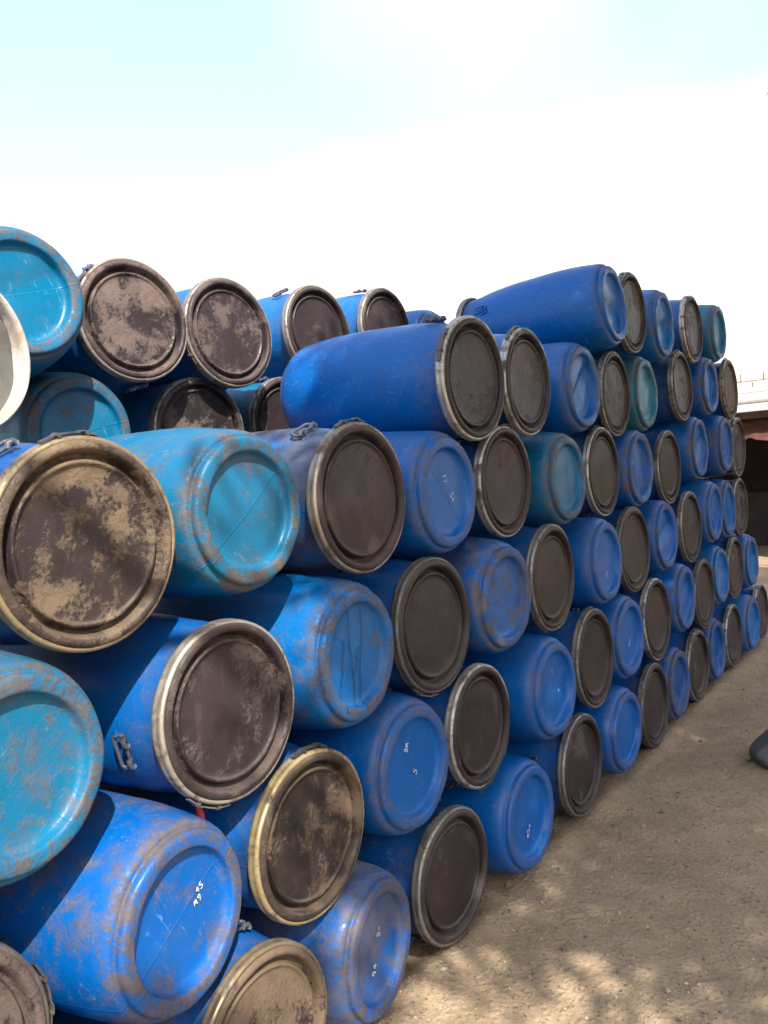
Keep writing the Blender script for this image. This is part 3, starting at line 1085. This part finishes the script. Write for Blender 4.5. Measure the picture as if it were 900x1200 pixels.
# ------------------------------------------------------------------ drums further back, and the open one
BACK = [
 # name-key, px, py, X, kind, colour, dust, mud, amount, label, pitch, yaw
 ('b6a', 28, 341, -0.90, 'B', CYAN, .45, None, 0, 'bright cyan drum with grey-ringed base, highest at the left picture edge', (-5, -8)),
 ('b6b', 160, 374, -1.02, 'L', SKYB, .4, (.15, .108, .105), .62, 'blue drum with big brown lid, topmost against sky second from left', (-3, -8)),
 ('b6c', 272, 389, -1.03, 'L', SKYB, .4, (.12, .090, .092), .50, 'blue drum with dark stained lid, topmost against sky third from left', (-3, -5)),
 ('b6d', 376, 388, -1.12, 'L', SKYB, .3, GREY, .36, 'blue drum with grey-black lid, topmost against sky fourth from left', (-2, -4)),
 ('b6e', 455, 384, -1.22, 'L', SKYB, .3, PURP, .38, 'blue drum with dark lid and black handle above the fully seen drum', (-1, -3)),
 ('b6f', 512, 402, -1.25, 'B', SKYB, .4, None, 0, 'light blue drum barely showing over the fully seen drum', (0, 0)),
 ('b5a', 98, 507, -1.08, 'B', CYAN, .55, None, 0, 'cyan drum with dusty base above and behind the tan mud-caked lid', (0, -6)),
 ('b5b', 238, 506, -1.12, 'L', SKYB, .3, (.15, .115, .11), .60, 'dark-lidded drum with pale metal ring above and behind bright cyan drum', (0, -6)),  # lid mud lightened and raised to brighten this shadowed lid
 ('b5c', 338, 496, -1.20, 'L', CYAN, .5, GREY, .40, 'drum with dusty black lid mostly hidden behind the fully seen drum', (0, -2)),
]
for key, px, py, X, kind, col, dust, mudc, mud, lab, tl in BACK:
    face = at_x(px, py, X)
    ha = {'b6b': 104, 'b6e': 100, 'b5c': 95}.get(key)
    make_drum(kind, face, lab, 'drums stacked behind the near end of the wall', col, dust, mudc, mud,
              {'b6a': 2, 'b5a': 1}.get(key, rng.randrange(6)), tl, 1.35 if key in ('b6a', 'b5a') else None,
              (.30, .27, .24), None, ha, 1 if key in ('b6b', 'b6e') else 0)


def open_drum():
    face = at_t(-42, 405, 2.05)
    root = make_drum('O', face, 'open drum with white-crusted inside, cut by the left picture edge', 'drums stacked behind the near end of the wall',
                     (0.02, 0.13, 0.22), .5, None, 0, 1, (-3, 8))
    root.name = 'open_drum'
    # lining: rolled lip, inner wall, and a grey disc coloured for the shaded interior
    v, f = lathe([(.2075, LB - .002), (.2105, LB + .004), (.2085, LB + .010), (.2020, LB + .008), (.1995, LB - .004), (.2000, .758), (.2000, .75), (.2000, .742), (.1990, .728)], 72)
    obj('inner_wall', mesh_from('inner_wall', v, f, MAT['residue']), root)
    v, f = lathe([(0, .733), (.05, .731), (.10, .735), (.15, .731), (.18, .734), (.200, .736)], 72, lambda q: Vector((q.x, q.y, q.z + .012 * fbm(q, 12, 5))))
    obj('interior_shade', mesh_from('interior_shade', v, f, MAT['inner_grey']), root)


open_drum()

# strip of red tape hanging in a gap
p0 = at_x(233, 946, -0.10)
tv, tf = [], []
for j in range(7):
    t = j / 6
    c = p0 + Vector((.004 * math.sin(t * 5), .004 * math.sin(t * 3), -.11 * t))
    for s in (-.008, .008):
        tv.append(c + Vector((s * .3, s, 0)))
    for s in (.008, -.008):
        tv.append(c + Vector((s * .3 - .002, s, 0)))
for j in range(6):
    for k in range(4):
        tf.append((j * 4 + k, j * 4 + (k + 1) % 4, (j + 1) * 4 + (k + 1) % 4, (j + 1) * 4 + k))
tag(obj('red_tape', mesh_from('red_tape', tv, tf, MAT['red_tape'])), 'short strip of red tape hanging below the pink-stained charcoal lid', 'tape')


# ------------------------------------------------------------------ shed in the distance
def build_shed():
    root = empty('shed')
    o = at_z(884, 652, 0.0)
    root.location = (o.x, o.y, 0)
    ang = -12.0
    root.rotation_euler.z = math.radians(ang)
    tag(root, 'low shed with pale roof edge and red awning beyond the drum wall', 'shed')

    def part(name, sx, sy, sz, x, y, z, mat, bev=0.006, parent=root):
        q = obj(name, box(sx, sy, sz, bev, name, MAT[mat]), parent)
        q.location = (x, y, z)
        return q
    W0, W1, DEP = -3.4, 4.6, 3.2
    cx, w = (W0 + W1) / 2, W1 - W0
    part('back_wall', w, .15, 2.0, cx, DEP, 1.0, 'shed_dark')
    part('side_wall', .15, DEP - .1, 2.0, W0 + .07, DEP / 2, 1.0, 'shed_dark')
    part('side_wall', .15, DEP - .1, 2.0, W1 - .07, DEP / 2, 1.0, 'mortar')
    part('roof_slab', w + .5, DEP + .7, .14, cx, DEP / 2 - .15, 2.16, 'plaster', .012)
    part('fascia', w + .5, .06, .10, cx, -.55, 2.03, 'plaster', .008)
    part('fascia', w + .56, .05, .07, cx, -.59, 2.255, 'plaster', .008)
    for x in np.arange(W0 + .3, W1, 1.25):
        part('post', .10, .10, 2.0, x, -.15, 1.0, 'timber')
        part('bracket', .05, .42, .05, x + .09, -.30, 1.955, 'timber')
    part('beam', w, .09, .10, cx, -.03, 1.94, 'timber')
    # parapet of pale blocks on the roof, each block its own piece
    bl = box(.285, .14, .135, .008, 'block', MAT['block'])
    pp = part('parapet', w + .2, .12, .01, cx, -.30, 2.236, 'mortar')
    for r_ in range(2):
        for j in range(int(w / .3)):
            if r_ == 1 and rng.random() < .25:
                continue
            q = obj('block', bl, root)
            q.location = (W0 + .2 + j * .3 + (.15 if r_ else 0), -.30 + rng.uniform(-.008, .008), 2.312 + r_ * .148)
            q.rotation_euler.z = rng.uniform(-.02, .02)
    # red awning with a ragged lower edge
    verts, faces = [], []
    n = 160
    for i in range(n + 1):
        x = W0 + w * i / n
        dr = .045 * noise.noise(Vector((x * 5, 1, 0))) + .035 * abs(((x * 5.2) % 1) - .5)
        fold = .03 * math.sin(x * 9) + .02 * noise.noise(Vector((x * 12, 5, 0)))
        for j in range(7):
            t = j / 6
            verts.append((x, -.12 - .50 * t + fold * t, 1.90 - .27 * t - .03 * math.sin(t * 3) - (dr * t * t * 1.3)))
    for i in range(n):
        for j in range(6):
            a = i * 7 + j
            faces.append((a, a + 1, a + 8, a + 7))
    me = mesh_from('awning', verts, faces, MAT['tarp'])
    aw = obj('awning', me, root)
    sm = aw.modifiers.new('thick', 'SOLIDIFY'); sm.thickness = .006
    # added dark block, coloured to deepen the shade at the back
    part('shade_block', 3.0, .5, .8, .2, 1.6, .4, 'shed_dark', .01)


build_shed()


# ------------------------------------------------------------------ rock and weed at the right edge
def build_rock():
    c = at_z(898, 894, 0.0)
    bm = bmesh.new()
    bmesh.ops.create_icosphere(bm, subdivisions=4, radius=1.0)
    for v in bm.verts:
        p = v.co.copy()
        n = .22 * noise.noise(p * 1.3 + Vector((4, 2, 1))) + .07 * noise.noise(p * 3.1) + .02 * noise.noise(p * 9)
        q = p * (1 + n)
        # a few planed-off faces
        for nd, lim in ((Vector((-.7, -.2, .7)), .72), (Vector((.1, -.9, .35)), .78), (Vector((.5, .3, .8)), .8)):
            nd = nd.normalized()
            e = q.dot(nd) - lim
            if e > 0:
                q -= nd * e * .85
        v.co = Vector((q.x * .17, q.y * .15, max(q.z, -.55) * .135))
    me = bpy.data.meshes.new('rock'); bm.to_mesh(me); bm.free()
    me.materials.append(MAT['rock'])
    me.polygons.foreach_set('use_smooth', [True] * len(me.polygons))
    o = obj('rock', me)
    o.location = (c.x + .095, c.y + .02, .062)
    tag(o, 'dark grey rock on the dirt at the right picture edge', 'rock')
    # sprig of weed at its foot
    w = empty('weed', at_z(878, 893, 0.0))
    tag(w, 'tiny green weed at the foot of the grey rock', 'weed')
    for j in range(7):
        a = rng.uniform(0, 6.28); ln = rng.uniform(.03, .055)
        vs, fs = [], []
        for t in range(5):
            s = t / 4
            wd = .007 * math.sin(math.pi * min(s + .12, 1)) + .0006
            c2 = Vector((math.cos(a) * ln * s * .8, math.sin(a) * ln * s * .8, ln * (s - .45 * s * s)))
            sd_ = Vector((-math.sin(a), math.cos(a), 0)) * wd
            vs += [c2 - sd_, c2 + Vector((0, 0, -.001)), c2 + sd_]
        for t in range(4):
            for k in (0, 1):
                fs.append((t * 3 + k, t * 3 + k + 1, t * 3 + k + 4, t * 3 + k + 3))
        obj('leaf', mesh_from('leaf', vs, fs, MAT['grass']), w)


build_rock()


# ------------------------------------------------------------------ loose gravel on the dirt
def build_gravel():
    base = np.array([(0, 0, 1), (.9, 0, 0), (.28, .85, .1), (-.72, .53, -.1), (-.72, -.53, .1), (.28, -.85, -.1), (0, 0, -.6)])
    fc = [(0, 1, 2), (0, 2, 3), (0, 3, 4), (0, 4, 5), (0, 5, 1), (6, 2, 1), (6, 3, 2), (6, 4, 3), (6, 5, 4), (6, 1, 5)]
    V, Fc = [], []
    n = 0
    for i in range(11000):
        y = 1.6 + 9.0 * rng.random() ** 1.7
        x = rng.uniform(-.1, 2.2) if rng.random() < .8 else rng.uniform(-.6, 3.0)
        s = .0022 + .0055 * rng.random() ** 3 + (.014 * rng.random() if rng.random() < .02 else 0)
        a = rng.uniform(0, 6.28)
        ca, sa = math.cos(a), math.sin(a)
        q = base * (s * np.array([rng.uniform(.7, 1.4), rng.uniform(.7, 1.2), rng.uniform(.45, .9)])) * nrg.uniform(.75, 1.2, (7, 1))
        q = np.stack([q[:, 0] * ca - q[:, 1] * sa + x, q[:, 0] * sa + q[:, 1] * ca + y, q[:, 2] + ground_z(x, y) + s * .25], 1)
        V += q.tolist()
        Fc += [(a_ + n, b_ + n, c_ + n) for a_, b_, c_ in fc]
        n += 7
    o = obj('gravel', mesh_from('gravel', V, Fc, MAT['pebble'], smooth=False))
    tag(o, 'small loose grit and pebbles strewn over the dirt yard', 'gravel', kind='stuff')


build_gravel()


# ------------------------------------------------------------------ shade tree, whose crown hangs over the lane
def build_tree():
    base = Vector((4.6, 0.9, 0))
    root = empty('shade_tree', base)
    tag(root, 'leafy shade tree at right, its lowest twigs entering the sky edge', 'tree')
    V, Fc = [], []

    def add(pts, rad, n=9):
        v, f = tube([Vector(p) - base for p in pts], rad, n)
        b = len(V); V.extend(v); Fc.extend([tuple(q + b for q in g) for g in f])
    add([base + Vector((0, 0, -.1)), base + Vector((.05, 0, .6)), base + Vector((-.05, .05, 1.6)), base + Vector((-.2, .12, 2.6)), base + Vector((-.3, .2, 3.6)), base + Vector((-.35, .3, 5.0)), base + Vector((-.5, .5, 6.4))],
        [.26, .20, .17, .155, .14, .10, .03])
    fork = base + Vector((-.25, .15, 3.0))
    tips = [(2.0, -1.2, 4.9), (1.4, 1.0, 5.2), (1.6, 3.0, 5.0), (2.6, 4.6, 4.9), (3.4, 7.2, 5.2), (4.4, 4.4, 5.2), (6.2, 2.4, 5.4), (6.4, -.2, 5.2), (3.6, -1.4, 5.6), (3.0, 1.6, 6.6), (4.8, 1.6, 7.0), (2.2, 6.4, 5.0)]
    for k, t in enumerate(tips):
        t = Vector(t)
        st = fork + Vector((0, 0, .15 * (k % 4)))
        m1 = st.lerp(t, .35) + Vector((0, 0, .35)); m2 = st.lerp(t, .7) + Vector((0, 0, .25))
        add([st, m1, m2, t], [.085, .06, .04, .012], 7)
    # drooping branch whose twigs reach into the top right of the picture
    e1, e2 = at_t(908, 46, 4.6), at_t(909, 104, 4.4)
    add([Vector((2.6, 4.6, 4.85)), Vector((1.9, 4.9, 4.5)), e1 + Vector((.35, 0, .16)), e1 + Vector((.06, 0, .02))], [.03, .02, .01, .004], 6)
    add([Vector((1.9, 4.9, 4.5)), e2 + Vector((.5, 0, .30)), e2 + Vector((.1, 0, .05))], [.018, .009, .004], 6)
    obj('trunk', mesh_from('trunk', V, Fc, MAT['bark']), root)

    # crown: clumps of leaves
    cl = []
    tr = random.Random(23)
    for z0 in (4.5, 5.0, 5.5, 6.1, 6.7):
        for gx in np.arange(.7, 7.0, .44):
            for gy in np.arange(-1.6, 9.0, .44):
                x, y, z = gx + tr.uniform(-.2, .2), gy + tr.uniform(-.2, .2), z0 + tr.uniform(-.25, .25)
                e = ((x - 3.7) / 3.1) ** 2 + ((y - 3.75 + .32 * (x - 3.7)) / 4.65) ** 2 + ((z - 5.2) / 2.0) ** 2
                if e > 1 + .25 * noise.noise(Vector((x, y, z))) or (e > .75 and tr.random() < .35):
                    continue
                # stop short of the airspace over the drums
                rel = Vector((x, y, z)) - CAM
                dd = rel.dot(fw)
                if dd > 0 and 450 + F_PX * rel.dot(r2) / dd < 1010 and 600 - F_PX * rel.dot(u2) / dd > -160:
                    continue
                cl.append((x, y, z, tr.uniform(.26, .44)))
    for j in range(18):
        cl.append((tr.uniform(3.9, 6.0), tr.uniform(-2.5, -1.5), tr.uniform(4.6, 5.6), tr.uniform(.16, .30)))
    N = int(112000 / len(cl))
    c = np.array(cl)
    cen = np.repeat(c[:, :3], N, 0); rad = np.repeat(c[:, 3], N)
    d = nrg.normal(size=(len(cen), 3)); d /= np.linalg.norm(d, axis=1)[:, None]
    pos = cen + d * (rad * nrg.random(len(cen)) ** .45)[:, None] * np.array([1.1, 1.1, .7])
    extra = []
    for e, n in ((e1, 5), (e2, 5)):
        for j in range(n):
            extra.append(e + Vector((rng.uniform(.02, .16), rng.uniform(-.08, .08), rng.uniform(-.03, .06))))
    extra.append(at_t(901, 51, 4.6)); extra.append(at_t(900.5, 109, 4.4))
    for j in range(40):
        e = e1 if j % 2 else e2
        extra.append(e + Vector((rng.uniform(.12, .6), rng.uniform(-.15, .15), rng.uniform(0, .25))))
    pos = np.concatenate([pos, np.array([list(q) for q in extra])]) - np.array(base)
    M_ = len(pos)
    ax = nrg.normal(size=(M_, 3)) * np.array([1, 1, .6]); ax /= np.linalg.norm(ax, axis=1)[:, None]
    nn = nrg.normal(size=(M_, 3)) + np.array([0, 0, 1.2])
    sdv = np.cross(ax, nn); sdv /= np.linalg.norm(sdv, axis=1)[:, None]
    ln = nrg.uniform(.055, .10, M_)[:, None]; ln[-52:] *= .42
    wd = ln * nrg.uniform(.22, .32, M_)[:, None]
    up_ = np.cross(sdv, ax)
    q = np.stack([pos - ax * ln, pos + sdv * wd + up_ * wd * .3, pos + ax * ln, pos - sdv * wd + up_ * wd * .3], 1).reshape(-1, 3)
    me = bpy.data.meshes.new('crown')
    me.vertices.add(4 * M_); me.vertices.foreach_set('co', q.ravel())
    me.loops.add(4 * M_); me.loops.foreach_set('vertex_index', np.arange(4 * M_, dtype=np.int32))
    me.polygons.add(M_)
    me.polygons.foreach_set('loop_start', np.arange(0, 4 * M_, 4, dtype=np.int32))
    me.polygons.foreach_set('loop_total', np.full(M_, 4, dtype=np.int32))
    me.update(calc_edges=True); me.validate()
    me.materials.append(MAT['leaf'])
    obj('crown', me, root)


build_tree()
